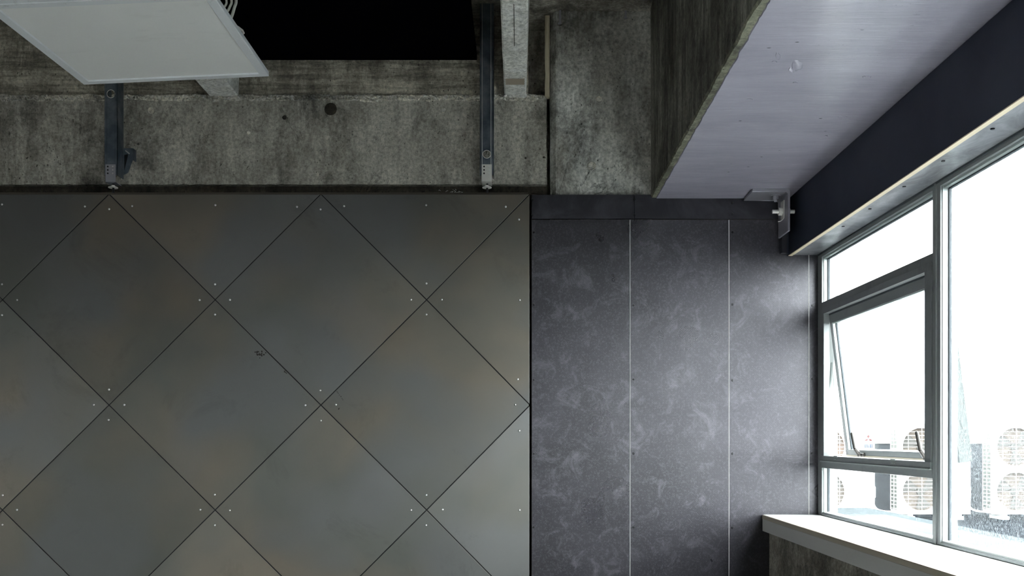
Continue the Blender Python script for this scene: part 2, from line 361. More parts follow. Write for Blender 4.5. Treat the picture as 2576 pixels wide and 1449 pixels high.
# pipe stub at the foot of the recess
bm = bmesh.new(); cyl(bm, (wx(1351, 3.9), 3.90, ZJ), (wx(1351, 3.9), 3.90, ZJ + .035), .012); obj('pipe_stub', bm, MCR, wb, smooth=True)
# ceiling ribs
for a, b in ((wx(1268.5, CF), wx(1323.6, CF)), (wx(527, CF), wx(600, CF)), (-2.46, -2.34)):
    bm = bmesh.new(); n = 60; V = []
    for i in range(n + 1):
        y = YR + (CF - YR) * i / n; e = .0025 * nz(y * 12, a * 5); f = .0025 * nz(y * 12, b * 5, 4)
        V.append([bm.verts.new(p) for p in ((a - .012, y, ZT), (a + e, y, ZJ + .004), (a + .006, y, ZJ), (b - .006, y, ZJ), (b + f, y, ZJ + .004), (b + .012, y, ZT))])
    for p, q in zip(V, V[1:]):
        for j in range(5): bm.faces.new((p[j], p[j + 1], q[j + 1], q[j]))
    bm.faces.new(V[0]); bm.faces.new(V[-1][::-1])
    rib = obj('ceiling_rib', bm, MCR, ceil)
    if a > -.5:
        bx('formwork_seam', MCD, rib, -.0165, -.0145, 2.99, 3.31, ZJ - .0012, ZJ + .002)
        bx('tape_mark', Mt('tan_tape_mark', (.30, .25, .19), .8), rib, a + .008, b - .008, 3.61, 3.67, ZJ - .001, ZJ + .002)
        bm = bmesh.new()
        for i in range(16):
            xx = a + .004 + (b - a - .008) * i / 15; r = .006 + .006 * random.random()
            g = bmesh.ops.create_icosphere(bm, subdivisions=1, radius=r, matrix=Matrix.Translation((xx, 3.785 + .01 * random.random(), ZJ + .002 * random.random())))
        obj('mortar_lump', bm, MCR, rib)
# right wall: parapet below the window, lintel above
wr = tag(bx('wall_right', MCP, None, wx(1935, PF), 1.28, YR, PF - .001, 0, .928), kind='structure')
bx('lintel', MWT, wr, 1.105, 1.28, YR, 3.95, 2.05, 2.262)
bx('outer_return', MWT, wr, 1.205, 1.28, PF, 3.95, 0, 2.262)
# roller of concrete: the down-stand beam over the window, painted below
BX0, BX1, BZ = wx(1637, PF), 1.28, 2.266
def beam_edge(y): return .005 * nz(y * 9, 1) + .003 * nz(y * 33, 2) + .0015 * nz(y * 90, 3)
beam = empty('ceiling_beam', (.9, .3, BZ), label='deep concrete beam above the window with lilac painted underside', cat='beam')
bm = bmesh.new(); n = 420; V = []
for i in range(n + 1):
    y = YR + (PF - .002 - YR) * i / n; e = beam_edge(y)
    V.append([bm.verts.new(p) for p in ((BX0 - .002 + .002 * nz(y * 3), y, ZT), (BX0 + .003 * nz(y * 7, 3), y, 2.6), (BX0 + e * .5 - .001, y, BZ + .006 + .004 * abs(nz(y * 40, 6))), (BX0 + .003 + e, y, BZ + .001 * nz(y * 60, 3)), (BX0 + .03, y, BZ), (BX1, y, BZ), (BX1, y, ZT))])
for p, q in zip(V, V[1:]):
    for j in range(7):
        f = bm.faces.new((p[j], p[(j + 1) % 7], q[(j + 1) % 7], q[j])); f.material_index = 0 if j < 1 or j > 5 else (1 if j > 1 else 0)
bm.faces.new(V[0]); bm.faces.new(V[-1][::-1])
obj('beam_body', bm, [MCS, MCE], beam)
bm = bmesh.new(); V = []
for i in range(n + 1):
    y = YR + (PF - .002 - YR) * i / n; e = .003 * nz(y * 17, 11) + .0022 * nz(y * 60, 12) + .0012 * nz(y * 150, 12)
    x0 = BX0 + .0215 + e
    V.append([bm.verts.new(p) for p in ((x0, y, BZ), (x0 + .002, y, BZ - .003), (1.09, y, BZ - .003), (1.09, y, BZ))])
for p, q in zip(V, V[1:]):
    for j in range(4): bm.faces.new((p[j], p[(j + 1) % 4], q[(j + 1) % 4], q[j]))
bm.faces.new(V[0]); bm.faces.new(V[-1][::-1])
pl = obj('painted_soffit', bm, MPT, beam); pl['label'] = 'glossy lilac paint skin under the beam'
# flakes and blisters in the paint
def flake(px, py, rx, ry, seed):
    d = (BZ - CZ) * F / (1103 - py); x = wx(px, d); bm = bmesh.new(); zz = BZ - .003
    V = []
    for i in range(14):
        a = 2 * math.pi * i / 14; q = 1 + .5 * nz(math.cos(a) * 2 + seed, math.sin(a) * 2); V.append((x + rx * q * math.cos(a) + .35 * ry * math.sin(a), d + ry * q * math.sin(a)))
    t = [bm.verts.new((a, b, zz - .0018)) for a, b in V]; u = [bm.verts.new((x + (a - x) * 1.15, d + (b - d) * 1.15, zz)) for a, b in V]
    bm.faces.new(t)
    for i in range(14): j = (i + 1) % 14; bm.faces.new((t[i], t[j], u[j], u[i]))
    obj('paint_blister', bm, MPT, pl, smooth=True)
for i, a in enumerate(((2005, 162, .012, .03, 2), (1990, 175, .006, .02, 5), (1957, 138, .005, .02, 2), (1948, 152, .006, .006, 3), (1884, 247, .005, .006, 7), (2001, 205, .006, .004, 9), (2180, 190, .010, .006, 1), (2120, 291, .012, .003, 4), (1890, 247, .003, .004, 8), (2078, 339, .004, .004, 11), (2345, 168, .010, .003, 13))): flake(*a)

# ================================================================ WINDOW
X0 = 1.20; X1 = 1.25; ZS = .995; ZH = 2.035
win = tag(empty('window_1', (X0, .3, ZS)), kind='structure')
JY = [3.75 - .0, 2.71, .92, -.95, YR + .05]
def fr(name, *d, m=MAL, par=None, bev=.0015): return bx(name, m, par or win, *d, bev=bev)
fr('jamb', X0, X1, 3.70, 3.748, ZS + .001, ZH)
fr('jamb_face', X0 + .008, X1 - .002, 3.697, 3.701, ZS + .012, ZH - .012, m=MALW, bev=0)
for k, y in enumerate(JY[1:]):
    fr('mullion', X0, X1, y - .05, y, ZS + .001, ZH)
    fr('mullion_face', X0 + .006, X1 - .003, y - .053, y - .049, ZS + .012, ZH - .012, m=MALW, bev=0)
    fr('mullion_rib', X0 - .004, X0 + .003, y - .03, y - .018, ZS + .001, ZH, bev=.001)
spans = [(2.71, 3.70), (.92, 2.66), (-.95, .87), (YR + .05, -1.0)]
for a, b in spans:
    fr('frame_head', X0, X1, a, b, ZH - .016, ZH); fr('frame_head_bead', X0 + .01, X0 + .022, a, b, ZH - .022, ZH - .015, m=MALW, bev=0)
    fr('frame_foot', X0, X1, a, b, ZS + .001, ZS + .009, m=MAL); fr('frame_foot_bead', X0 + .004, X0 + .02, a, b, ZS + .008, ZS + .014, m=MALW, bev=.002)
# gaskets + fixed panes
def pane(a, b, z0, z1, m):
    bm = bmesh.new(); g = .004
    for d in ((a, a + g, z0, z1), (b - g, b, z0, z1), (a, b, z1 - g, z1)): box(bm, X0 + .022, X0 + .030, *d)
    gk = obj('gasket', bm, MGK, win); bx('glass_pane', m, gk, X0 + .0245, X0 + .0275, a + .001, b - .001, z0 + .001, z1 - .001)
pane(2.712, 3.696, 1.838, 2.013, GLC); pane(2.712, 3.696, 1.010, 1.186, GLM)
for (a, b), m in zip(spans[1:], (GLD, GLC, GLC)): pane(a + .001, b - .004, 1.010, 2.013, m)
# transoms
fr('transom', X0, X1, 2.71, 3.70, 1.812, 1.838); fr('transom_step', X0 - .003, X1 - .01, 2.712, 3.699, 1.790, 1.813)
fr('transom', X0 - .001, X1, 2.71, 3.70, 1.184, 1.2125); fr('transom_step', X0 - .006, X1 - .006, 2.712, 3.699, 1.2125, 1.232)
fr('transom_bead', X0 - .008, X0 - .001, 2.712, 3.699, 1.208, 1.2125, m=MALW, bev=.001)
fr('opening_stile', X0 - .003, X0 + .02, 3.668, 3.699, 1.232, 1.791); fr('opening_stile', X0 - .003, X0 + .02, 2.712, 2.757, 1.232, 1.791)
for y in (3.52, 2.98):
    bm = bmesh.new(); box(bm, X0 - .0075, X0 - .002, y - .020, y + .020, 1.2285, 1.2345, bev=.0006); box(bm, X0 - .009, X0 - .006, y - .012, y + .012, 1.220, 1.2225)
    obj('handle_keep', bm, MALW, win)
# top-hung sash, pushed out at the foot
ang = math.radians(7.1); SM = Matrix.Translation((1.222, 0, 1.786)) @ Matrix.Rotation(-ang, 4, 'Y')
def sb(name, m, par, w0, w1, y0, y1, v0, v1, bev=.0015):
    bm = bmesh.new(); box(bm, w0, w1, y0, y1, -v1, -v0, bev=bev); bm.transform(SM); return obj(name, bm, m, par)
SY0, SY1, SH = 2.735, 3.683, .562
bm = bmesh.new()
for d in ((0, .034, SY0, SY1, -.034, 0), (0, .034, SY0, SY1, -SH, -SH + .028), (0, .034, SY0, SY0 + .03, -SH, 0), (0, .034, SY1 - .022, SY1, -SH, 0)): box(bm, *d, bev=.0015)
bm.transform(SM); sash = obj('opening_sash', bm, MAL, win); sash['label'] = 'top-hung sash pushed open at the foot'
sb('glass_pane', GLC, sash, .014, .017, SY0 + .03, SY1 - .022, .034, SH - .028, 0)
sb('sash_side_bead', MALW, sash, .003, .030, SY1 - .0245, SY1 - .0215, .036, SH - .028, 0)
sb('sash_gasket', MGK, sash, .014, .02, SY1 - .029, SY1 - .0245, .034, SH - .026, 0)
sb('sash_gasket', MGK, sash, -.004, .006, SY0, SY1, -.004, .002, 0)
sb('sash_top_bead', MALW, sash, .002, .012, SY0 + .03, SY1 - .02, .034, .037, 0)
sb('sash_foot_bead', MNO, sash, -.0015, .03, SY0 + .02, SY1 - .01, SH - .008, SH + .002, .001)
def handle(y, lean):
    P = lambda w_, v_, yy: SM @ Vector((w_, yy, -v_))
    bm = bmesh.new(); b = box(bm, -.012, .002, y - .022, y + .020, -SH + .004, -SH + .018, bev=.003); bm.transform(SM)
    h = obj('window_handle', bm, MHD, sash)
    bm = bmesh.new(); V0 = P(-.014, SH - .012, y); V1 = P(-.030, SH - .040, y - .006); V2 = P(-.036, SH - .095, y - .01)
    for p, q, r in ((V0, V1, .0075), (V1, V2, .0062)):
        cyl(bm, p, q, r, 10, r * .9)
    bmesh.ops.create_icosphere(bm, subdivisions=2, radius=.0056, matrix=Matrix.Translation(V2)); bmesh.ops.create_icosphere(bm, subdivisions=2, radius=.009, matrix=Matrix.Translation(V0))
    bm.verts.ensure_lookup_table(); g = obj('lever', bm, MHD, win, smooth=True); g.parent = sash; g.matrix_parent_inverse = Matrix.Identity(4)
    return h
sb('shaded_edge', Mt('shade_toned_aluminium', (.060, .068, .064), .6), sash, -.001, .037, SY0 - .002, SY0 - .0005, 0, SH, 0)  # added strip: shade put into the colour so skylight doesn't wash it out
handle(3.50, 0); handle(2.93, 0)
# stay arm on the far jamb
bm = bmesh.new(); 
for i, (p, q) in enumerate((((1.216, 1.350), (1.221, 1.43)), ((1.221, 1.43), (1.236, 1.53)), ((1.236, 1.53), (1.240, 1.60)))):
    cyl(bm, (p[0], 3.692, p[1]), (q[0], 3.692, q[1]), .0055, 8)
stay = obj('stay_arm', bm, MALW, win, smooth=True)
for z in (1.345, 1.36, 1.46, 1.61, 1.66, 1.74):
    bm = bmesh.new(); cyl(bm, (1.222, 3.698, z), (1.222, 3.690, z), .003, 8); obj('rivet', bm, MGK, stay)
bx('stay_track', MGB, win, 1.212, 1.216, 3.690, 3.697, 1.335, 1.77)
# sill
sill = empty('window_sill', (1.09, .3, .928), label='white window sill with a tan nosing and grey fascia on the concrete parapet', cat='window sill')
SX = wx(1917, PF)
bm = bmesh.new(); box(bm, SX + .004, X0 + .05, YR, PF - .002, .979, .995, bev=.002); obj('sill_board', bm, MSL, sill)
bm = bmesh.new(); box(bm, SX, SX + .005, YR, PF - .002, .977, .994, bev=.0015); obj('nosing', bm, MNO, sill)
bm = bmesh.new(); box(bm, SX + .001, X0 + .05, YR, PF - .002, .929, .977, bev=.001); obj('fascia', bm, MSF, sill)
# bulkhead board over the window head
bh = empty('window_bulkhead', (1.09, .3, 2.03), label='dark navy boxed board running along above the window head', cat='bulkhead')
XBH = 1.082
bx('face_board', MNV, bh, XBH, XBH + .018, YR, PF - .004, 2.034, 2.261)
bm = bmesh.new(); box(bm, XBH - .001, XBH + .0145, YR, PF - .004, 2.0315, 2.0342); o = obj('board_edge', bm, MCE2, bh); o['label'] = 'bare cream plywood edge'
head = bx('head_plate', MSP, bh, XBH + .0145, X0 + .004, YR, PF - .002, 2.036, 2.041)
for i in range(24):
    y = 3.24 - .255 * i + .02 * nz(i * 3.3)
    if y < YR + .1: break
    bm = bmesh.new(); cyl(bm, (1.125, y, 2.037), (1.125, y, 2.0335), .0055, 10, .0045); obj('screw', bm, MSK, head)
bx('dark_trim', MGK, bh, X0 - .004, X0 + .003, YR, PF - .003, 2.030, 2.036)  # narrow dark strip under the head plate
bx('timber_packer', MPR, bh, 1.048, 1.068, PF - .03, PF - .001, 2.04, 2.262)
bx('timber_packer', MNV, bh, 1.068, 1.0815, PF - .012, PF - .001, 2.04, 2.262)

# ================================================================ STEEL CLADDING
cl = empty('steel_cladding', (-1.6, D, 0), label='dark steel wall cladding of diamond-set square sheets left of the black boards', cat='wall cladding')
XR = wx(1333, D); ZC = wz(488, D)
nodesx = [wx(p, D) for p in (1333, 1073, 807, 541, 274, 6)]
while nodesx[-1] > XL - .5: nodesx.append(nodesx[-1] - .4243)
nodesz = [wz(p, D) for p in (488, 754, 1019, 1283)]
while nodesz[-1] > -.5: nodesz.append(nodesz[-1] - .4205)
bx('backing_frame', MBK, cl, XL + .002, XR - .004, D + .004, CF - .002, .002, ZC - .003)
bx('top_batten', Mt('dusty_brown_batten', (.075, .062, .048), .85), cl, XL + .002, XR - .006, D + .012, CF - .001, ZC - .003, ZC + .0095)
scm = bmesh.new(); bmesh.ops.create_uvsphere(scm, u_segments=10, v_segments=6, radius=.0042)
for v in scm.verts: v.co.y *= .55
bmesh.ops.recalc_face_normals(scm, faces=scm.faces); SCR = bpy.data.meshes.new('screw'); scm.to_mesh(SCR); scm.free(); SCR.materials.append(MSC.m)
for p in SCR.polygons: p.use_smooth = True
def screw(x, y, z, par, me=SCR):
    o = bpy.data.objects.new('screw', me); COL.objects.link(o); o.parent = par; o.matrix_parent_inverse = root_mat(par).inverted(); o.location = (x, y, z); return o
def nx_(i):
    return nodesx[i] if i >= 0 else nodesx[0] + (nodesx[0] - nodesx[-i]) 
def nzv(j): return nodesz[j] if j >= 0 else 2 * nodesz[0] - nodesz[-j]
for i in range(0, len(nodesx) - 1):
    for j in range(0, len(nodesz) - 1):
        if (i + j) % 2 == 0: continue
        # diamond centred on node (i, j)
        cx, cz = nodesx[i], nodesz[j]; l, r = nodesx[i + 1], nx_(i - 1); t, b = nzv(j - 1), nodesz[j + 1]
        P = [(l, cz), (cx, b), (r, cz), (cx, t)]
        for ax, lim, kl in ((0, XR, True), (0, XL + .004, False), (1, ZC, True), (1, .004, False)): P = clip(P, ax, lim, kl) if len(P) > 2 else P
        if len(P) < 3: continue
        P = inset(P, .0021)
        bm = bmesh.new(); prism(bm, P, D, D + .003, ch=.0004); ty = random.uniform(-.0035, .0035); tx = random.uniform(-.004, .004)
        for v in bm.verts: v.co.y += (v.co.x - cx) * ty * .25 + (v.co.z - cz) * tx * .25
        pn = obj('steel_panel', bm, [MST, MSE], cl)
        sc = []
        if j == 0: sc = [(cx, cz - .043), (l + .095, cz - .05), (r - .095, cz - .05), (cx, b + .0635)]
        elif i == 0: sc = [(cx - .043, cz), (cx - .043, t - .103), (cx - .047, b + .103), (l + .063, cz)]
        else: sc = [(l + .0603, cz), (r - .0603, cz), (cx, b + .0603), (cx, t - .0603)]
        for x, z in sc:
            x += random.uniform(-.002, .002); z += random.uniform(-.002, .002)
            if x > XL + .02 and z > .02: screw(x, D - .0005, z, pn)
# rust specks on sheets
MRU = Mt('rust_speck', (.022, .017, .012), .8)
bm = bmesh.new()
for px, py, r in [(653 + random.gauss(0, 6), 890 + random.gauss(0, 4), random.uniform(.0015, .0035)) for _ in range(26)] + [(718 + random.gauss(0, 2), 936 + random.gauss(0, 2.5), .002) for _ in range(7)] + [(848 + 16 * t + random.gauss(0, 1), 985 + 22 * t, .0016) for t in (0, .1, .2, .4, .55, .6, .8, .95)] + [(852, 1029, .0025), (853, 1027, .002)]:
    x, z = wx(px, D), wz(py, D); cyl(bm, (x, D + .0005, z), (x, D - .0008, z), r, 6)
tag(obj('rust_specks', bm, MRU, cl), kind='stuff')

# ================================================================ PLYWOOD LINING
pw = empty('plywood_lining', (.63, PF, 0), label='black mesh-textured plywood wall boards between steel cladding and window', cat='wall lining')
seams = [wx(p, PF) for p in (1337, 1584, 1833, 2034, 2062)]
ZR = wz(553, PF)
skm = bmesh.new(); cyl(skm, (0, .001, 0), (0, -.0022, 0), .0052, 10, .0036)
bmesh.ops.recalc_face_normals(skm, faces=skm.faces); SKM = bpy.data.meshes.new('black_screw'); skm.to_mesh(SKM); skm.free(); SKM.materials.append(MSK.m)
for a, b in zip(seams, seams[1:]):
    bm = bmesh.new(); zt = ZR if b < 1.1 else ZR
    A = a + .0006; B = b - .0006; c_ = .0022 if a > .1 else .0004
    # profile with a pale chamfer along the left edge
    pr = [(A, PF + .015), (A, PF + .001), (A + c_, PF), (B, PF), (B, PF + .015)]
    V = [[bm.verts.new((x, y, z)) for x, y in pr] for z in (.002, zt)]
    for j in range(5):
        f = bm.faces.new((V[0][j], V[0][(j + 1) % 5], V[1][(j + 1) % 5], V[1][j])); f.material_index = 1 if j in (0, 1) and a > .1 else 0
    bm.faces.new(V[0]); bm.faces.new(V[1][::-1])
    bd = obj('plywood_board', bm, [MPL, MPE], pw)
    off = .0095 if a < .1 else .0155
    for py in (582, 767, 955, 1141, 1328, 1515, 1702, 1888):
        if a > 1.1 and (py < 640 or py > 1300): continue
        screw(a + off + random.uniform(-.001, .001) , PF, wz(py + random.uniform(-2, 2), PF), bd, SKM)
for a, b in ((seams[0], wx(1596, PF)), (wx(1596, PF), 1.047)):
    r = bx('top_rail', MPR, pw, a + .0006, b - .0006, PF - .002, PF + .012, ZR + .004, wz(490, PF), bev=.0008)
    for px in ((1343,) if a < .1 else (1600, 1846)):
        for py in ((502, 541) if px < 1800 else (511, 538)): screw(wx(px - 4, PF), PF - .002, wz(py, PF), r, SKM)
bx('lining_backing', MBK, pw, seams[0], seams[-1], PF + .0155, CF - .031, .002, ZR)

# ================================================================ BLACK CEILING BOARD
ob = bx('ceiling_board', MBL, None, wx(600, CF) + .014, wx(1200, CF), -2.6, CF - .004, wz(152, CF), wz(152, CF) + .025)
tag(ob, label='matt black board fixed between two concrete ceiling ribs', cat='ceiling board')

# ================================================================ HANGERS
def hanger(name, x0, x1, yb, hole_py, label):
    yf = 3.70; zb = wz(441, yf); zt = ZT - .001; W = x1 - x0
    t = empty(name, ((x0 + x1) / 2, (yf + yb) / 2, zb), label=label, cat='steel hanger', group='steel stud hangers above the cladding')
    hz = wz(hole_py, yf); xc = x0 + W * .5; bm = bmesh.new(); h0, h1 = hz - W * .5, hz + W * .5
    box(bm, x0, x1, yf, yf + .0015, zb, h0); box(bm, x0, x1, yf, yf + .0015, h1, zt); holed(bm, x0, x1, h0, h1, xc, hz, .0155, yf, yf + .0015, 24)
    ch = obj('channel_web', bm, MGV, t)
    torus_bm = bmesh.new(); torus(torus_bm, (xc, yf, hz), (0, 1, 0), .0158, .0012, 24, 6); o = obj('hole_rim', torus_bm, MGB, ch, smooth=True)
    for sx in (x0 + W * .17, x0 + W * .80): bx('pressed_rib', MGB if x0 > -1 else MGV, ch, sx - .0008, sx + .0008, yf - .0015, yf, zb, zt)
    bx('side_flange', MGV, t, x0, x0 + .0015, yf, yb, zb - .0, zt); o = bx('side_flange', MGV, t, x1 - .0015, x1, yf, yb, zb, zt)
    bx('flange_lip', MGB, o, x1 - .010, x1, yb - .0015, yb, zb, zt)
    # cleat with six holes
    c0, c1 = xc - .020, xc + .020; z1 = wz(414, yf); z0 = wz(459, yf)
    bm = bmesh.new(); box(bm, c0, c1, yf - .004, yf - .0016, z0, z1, bev=.0006); box(bm, c0, c1, yf - .004, yb - .008, z0, z0 + .0024); c_ = obj('cleat', bm, MGB if x0 > -1 else MBP, t)
    for i in range(3):
        for jx, m in ((-.0105, MSK), (.0095, MSC)):
            bm = bmesh.new(); zz = z1 - .009 - .0135 * i; cyl(bm, (xc + jx, yf - .003, zz), (xc + jx, yf - .0052, zz), .0032, 10); obj('rivet', bm, m, c_)
    bm = bmesh.new(); yc = yf + .02; cyl(bm, (xc + .001, yc, z0 + .004), (xc + .001, yc, ZC + .002), .0042, 10); b = obj('threaded_rod', bm, MSK, t, smooth=True)
    bm = bmesh.new(); zz = wz(472, yc); cyl(bm, (xc, yc, zz - .0015), (xc, yc, zz + .0015), .0185, 20); obj('washer', bm, MGB, b)
    bm = bmesh.new(); cyl(bm, (xc, yc, zz + .0015), (xc, yc, zz + .009), .008, 6); obj('nut', bm, MGB, b)
    return t
h2 = hanger('steel_hanger', wx(1207, 3.7), wx(1242, 3.7), 3.76, 388, 'galvanised steel stud hanger right of the black ceiling board, pale cleat at its foot')
del h2['group']
h1 = hanger('steel_hanger', wx(263, 3.7), wx(295, 3.7), 3.76, 236, 'dark galvanised stud hanger under the white light panel, folded clip on its side')
del h1['group']
bm = bmesh.new(); y = 3.752; poly = [(311, 440), (322, 434), (334, 402), (333, 373), (311, 373)]
prism(bm, [(wx(a, y), wz(b, y)) for a, b in poly], y, y + .0025); box(bm, wx(333, y), wx(335, y), y, y + .03, wz(402, y), wz(373, y))
sc_ = obj('side_clip', bm, MGV, h1)
bm = bmesh.new(); prism(bm, [(wx(a, y), wz(b, y)) for a, b in [(313, 428), (321, 396), (322, 388), (313, 390)]], y - .001, y); obj('clip_opening', bm, MBK, sc_)
bm = bmesh.new(); prism(bm, [(wx(a, y), wz(b, y)) for a, b in [(325, 388), (327, 386), (317, 378), (315, 380)]], y - .003, y); obj('clip_tab', bm, MSC, sc_)
bx('top_cap', MBK, h1, wx(262, 3.7), wx(296, 3.7), 3.70, 3.76, ZT - .03, ZT - .001)
# string of mortar crumbs lying on the cladding top
bm = bmesh.new()
for i in range(34):
    x = wx(1140 + random.gauss(0, 11), D + .03); z = ZC + .004 + abs(random.gauss(0, .007)); a = random.uniform(0, 6.3); L = random.uniform(.006, .016)
    tube(bm, [(x, D + .03 + random.uniform(-.01, .01), z), (x + L * .5 * math.cos(a), D + .03, z + .004), (x + L * math.cos(a), D + .03, z + .5 * L * abs(math.sin(a)))], .0009, 4)
tag(obj('plaster_crumbs', bm, MCR, None), label='small tuft of pale fibres lying on the top edge of the steel cladding', cat='debris', kind='stuff')

# timber batten and hooks at the column head
bm = bmesh.new(); n = 30; V = []
for i in range(n + 1):
    z = ZJ - .005 + (wz(40, 3.79) - ZJ + .005) * i / n; e = .002 * nz(z * 20, 1)
    V.append([bm.verts.new(p) for p in ((wx(1371, 3.79) + e, 3.785, z), (wx(1382.5, 3.79) + e * .5, 3.785, z), (wx(1382.5, 3.79), 3.815, z), (wx(1371, 3.79), 3.815, z))])
for p, q in zip(V, V[1:]):
    for j in range(4): bm.faces.new((p[j], p[(j + 1) % 4], q[(j + 1) % 4], q[j]))
bm.faces.new(V[0]); bm.faces.new(V[-1][::-1])
tag(obj('timber_batten', bm, MWD), label='thin pale split timber batten upright left of the concrete column', cat='timber')
def hook(px, y0, y1, d, label):
    x = wx(px, d); z0, z1 = wz(y1, d), ZT
    t = empty('metal_hook', (x, d, z0), label=label, cat='metal hook')
    bx('strap', MBP, t, x - .004, x + .004, d - .002, d, z0, z1, bev=.0005); bx('foot', MBP, t, x - .009, x + .006, d - .006, d, z0 - .003, z0 + .003)
hook(1409, 20, 60, 3.76, 'short metal strap hanging at the top left of the concrete column')
hook(1574, 10, 46, 3.765, 'short dark metal strap hanging at the top right of the column by the beam')

# ================================================================ ANGLE BRACKET
ab = empty('angle_bracket', (1.0, 3.67, BZ - .003), label='grey steel angle bracket bolted where lilac soffit meets navy bulkhead', cat='bracket')
y0, y1 = 3.60, 3.738
bm = bmesh.new()
prof = [(.902, 2.2625), (.899, 2.2505), (1.030, 2.2505), (1.0375, 2.2435), (1.0375, 2.100), (1.0455, 2.100), (1.0455, 2.250), (1.0445, 2.2580), (1.038, 2.2625)]
A = [[bm.verts.new((x, y, z)) for x, z in prof] for y in (y0, y1)]; n = len(prof)
for j in range(n): bm.faces.new((A[0][j], A[0][(j + 1) % n], A[1][(j + 1) % n], A[1][j]))
bm.faces.new(A[0]); bm.faces.new(A[1][::-1]); bmesh.ops.bevel(bm, geom=[e for e in bm.edges], offset=.0008, segments=1, affect='EDGES')
obj('angle_plate', bm, MBP, ab)
bm = bmesh.new(); zc, yc = 2.190, 3.665; cyl(bm, (.995, yc, zc), (XBH - .0005, yc, zc), .0078, 14); bo = obj('bolt', bm, MGB, ab, smooth=True)
bm = bmesh.new(); cyl(bm, (1.019, yc, zc), (1.033, yc, zc), .0155, 6); obj('nut', bm, MGB, bo)
bx('square_washer', MGB, bo, 1.033, 1.0372, yc - .02, yc + .02, zc - .03, zc + .04, bev=.0006)
bm = bmesh.new(); cyl(bm, (1.046, yc, zc), (1.062, yc, zc), .0155, 6); obj('nut', bm, MBP, bo)
bm = bmesh.new(); cyl(bm, (1.005, 3.655, 2.2505), (1.005, 3.655, 2.234), .011, 6); cyl(bm, (1.005, 3.655, 2.236), (1.005, 3.655, 2.226), .006, 12); b2 = obj('bolt', bm, MBP, ab)
bm = bmesh.new(); cyl(bm, (1.005, 3.655, 2.2505), (1.005, 3.655, 2.2475), .018, 18); obj('washer', bm, MBP, b2)
bm = bmesh.new(); tube(bm, [(1.040, 3.655, 2.178), (1.034, 3.645, 2.160), (1.022, 3.64, 2.148), (1.010, 3.64, 2.145)], .0016, 6); obj('wire_end', bm, MGB, bo, smooth=True)

# ================================================================ CEILING LIGHT
lt = empty('ceiling_light', (-1.1076, 2.7420, CZ + 1.1551), (0.03283, -0.05344, 0.02092), label='white square flat light panel hanging at the top left, switched off', cat='ceiling light')
bm = bmesh.new(); h = .3
pr = [(0, .016), (0, .002), (.002, 0), (.026, 0), (.029, .0045), (.029, .016)]   # (inward, up)
V = []
for cx, cy in ((-1, -1), (1, -1), (1, 1), (-1, 1)): V.append([bm.verts.new((cx * (h - a), cy * (h - a), z)) for a, z in pr])
for i in range(4):
    for j in range(len(pr)): a, b = V[i], V[(i + 1) % 4]; q = (j + 1) % len(pr); bm.faces.new((a[j], b[j], b[q], a[q]))
obj('light_frame', bm, MLF, lt, local=True)
bm = bmesh.new(); box(bm, -.2712, .2712, -.2712, .2712, .004, .007); obj('diffuser', bm, MLD, lt, local=True)
bm = bmesh.new(); box(bm, -.285, .285, -.285, .285, .0075, .019, bev=.001); bp = obj('back_plate', bm, MLF, lt, local=True)
bm = bmesh.new(); box(bm, -.06, .10, -.05, .02, .0195, .045, bev=.002); obj('driver_box', bm, MLF, bp, local=True)
LM = root_mat(lt)
for x, y in ((-.2, -.2), (.2, -.2), (-.2, .0), (.2, .0)):
    p = LM @ Vector((x, y, .019)); bm = bmesh.new(); cyl(bm, p, (p.x, p.y, ZT - .001 if not (wx(600, CF) < p.x < wx(1200, CF)) else wz(152, CF)), .001, 6); obj('suspension_wire', bm, MGB, lt)
lbl = ['white electric cable looping up behind the light panel, outermost of three', 'white electric cable behind the light panel, middle of three', 'white electric cable behind the light panel, nearest its edge']
for i, (dx, r) in enumerate(((0, .0042), (-.014, .0036), (-.030, .0033))):
    p0 = LM @ Vector((.14 + .03 * i, -.02 + .03 * i, .024))
    bm = bmesh.new(); tube(bm, [p0, p0 + Vector((.09, 0, .018)), (-.838 + dx, 2.70, 2.505 + .01 * i), (-.822 + dx, 2.70, 2.545), (-.818 + dx, 2.70, 2.575), (-.835 + dx * 2.2, 2.69, 2.66), (-.86 + dx * 2, 2.68, wz(152, CF))], r, 8)
    tag(obj('electric_cable', bm, MCW, None, smooth=True), label=lbl[i], cat='cable')

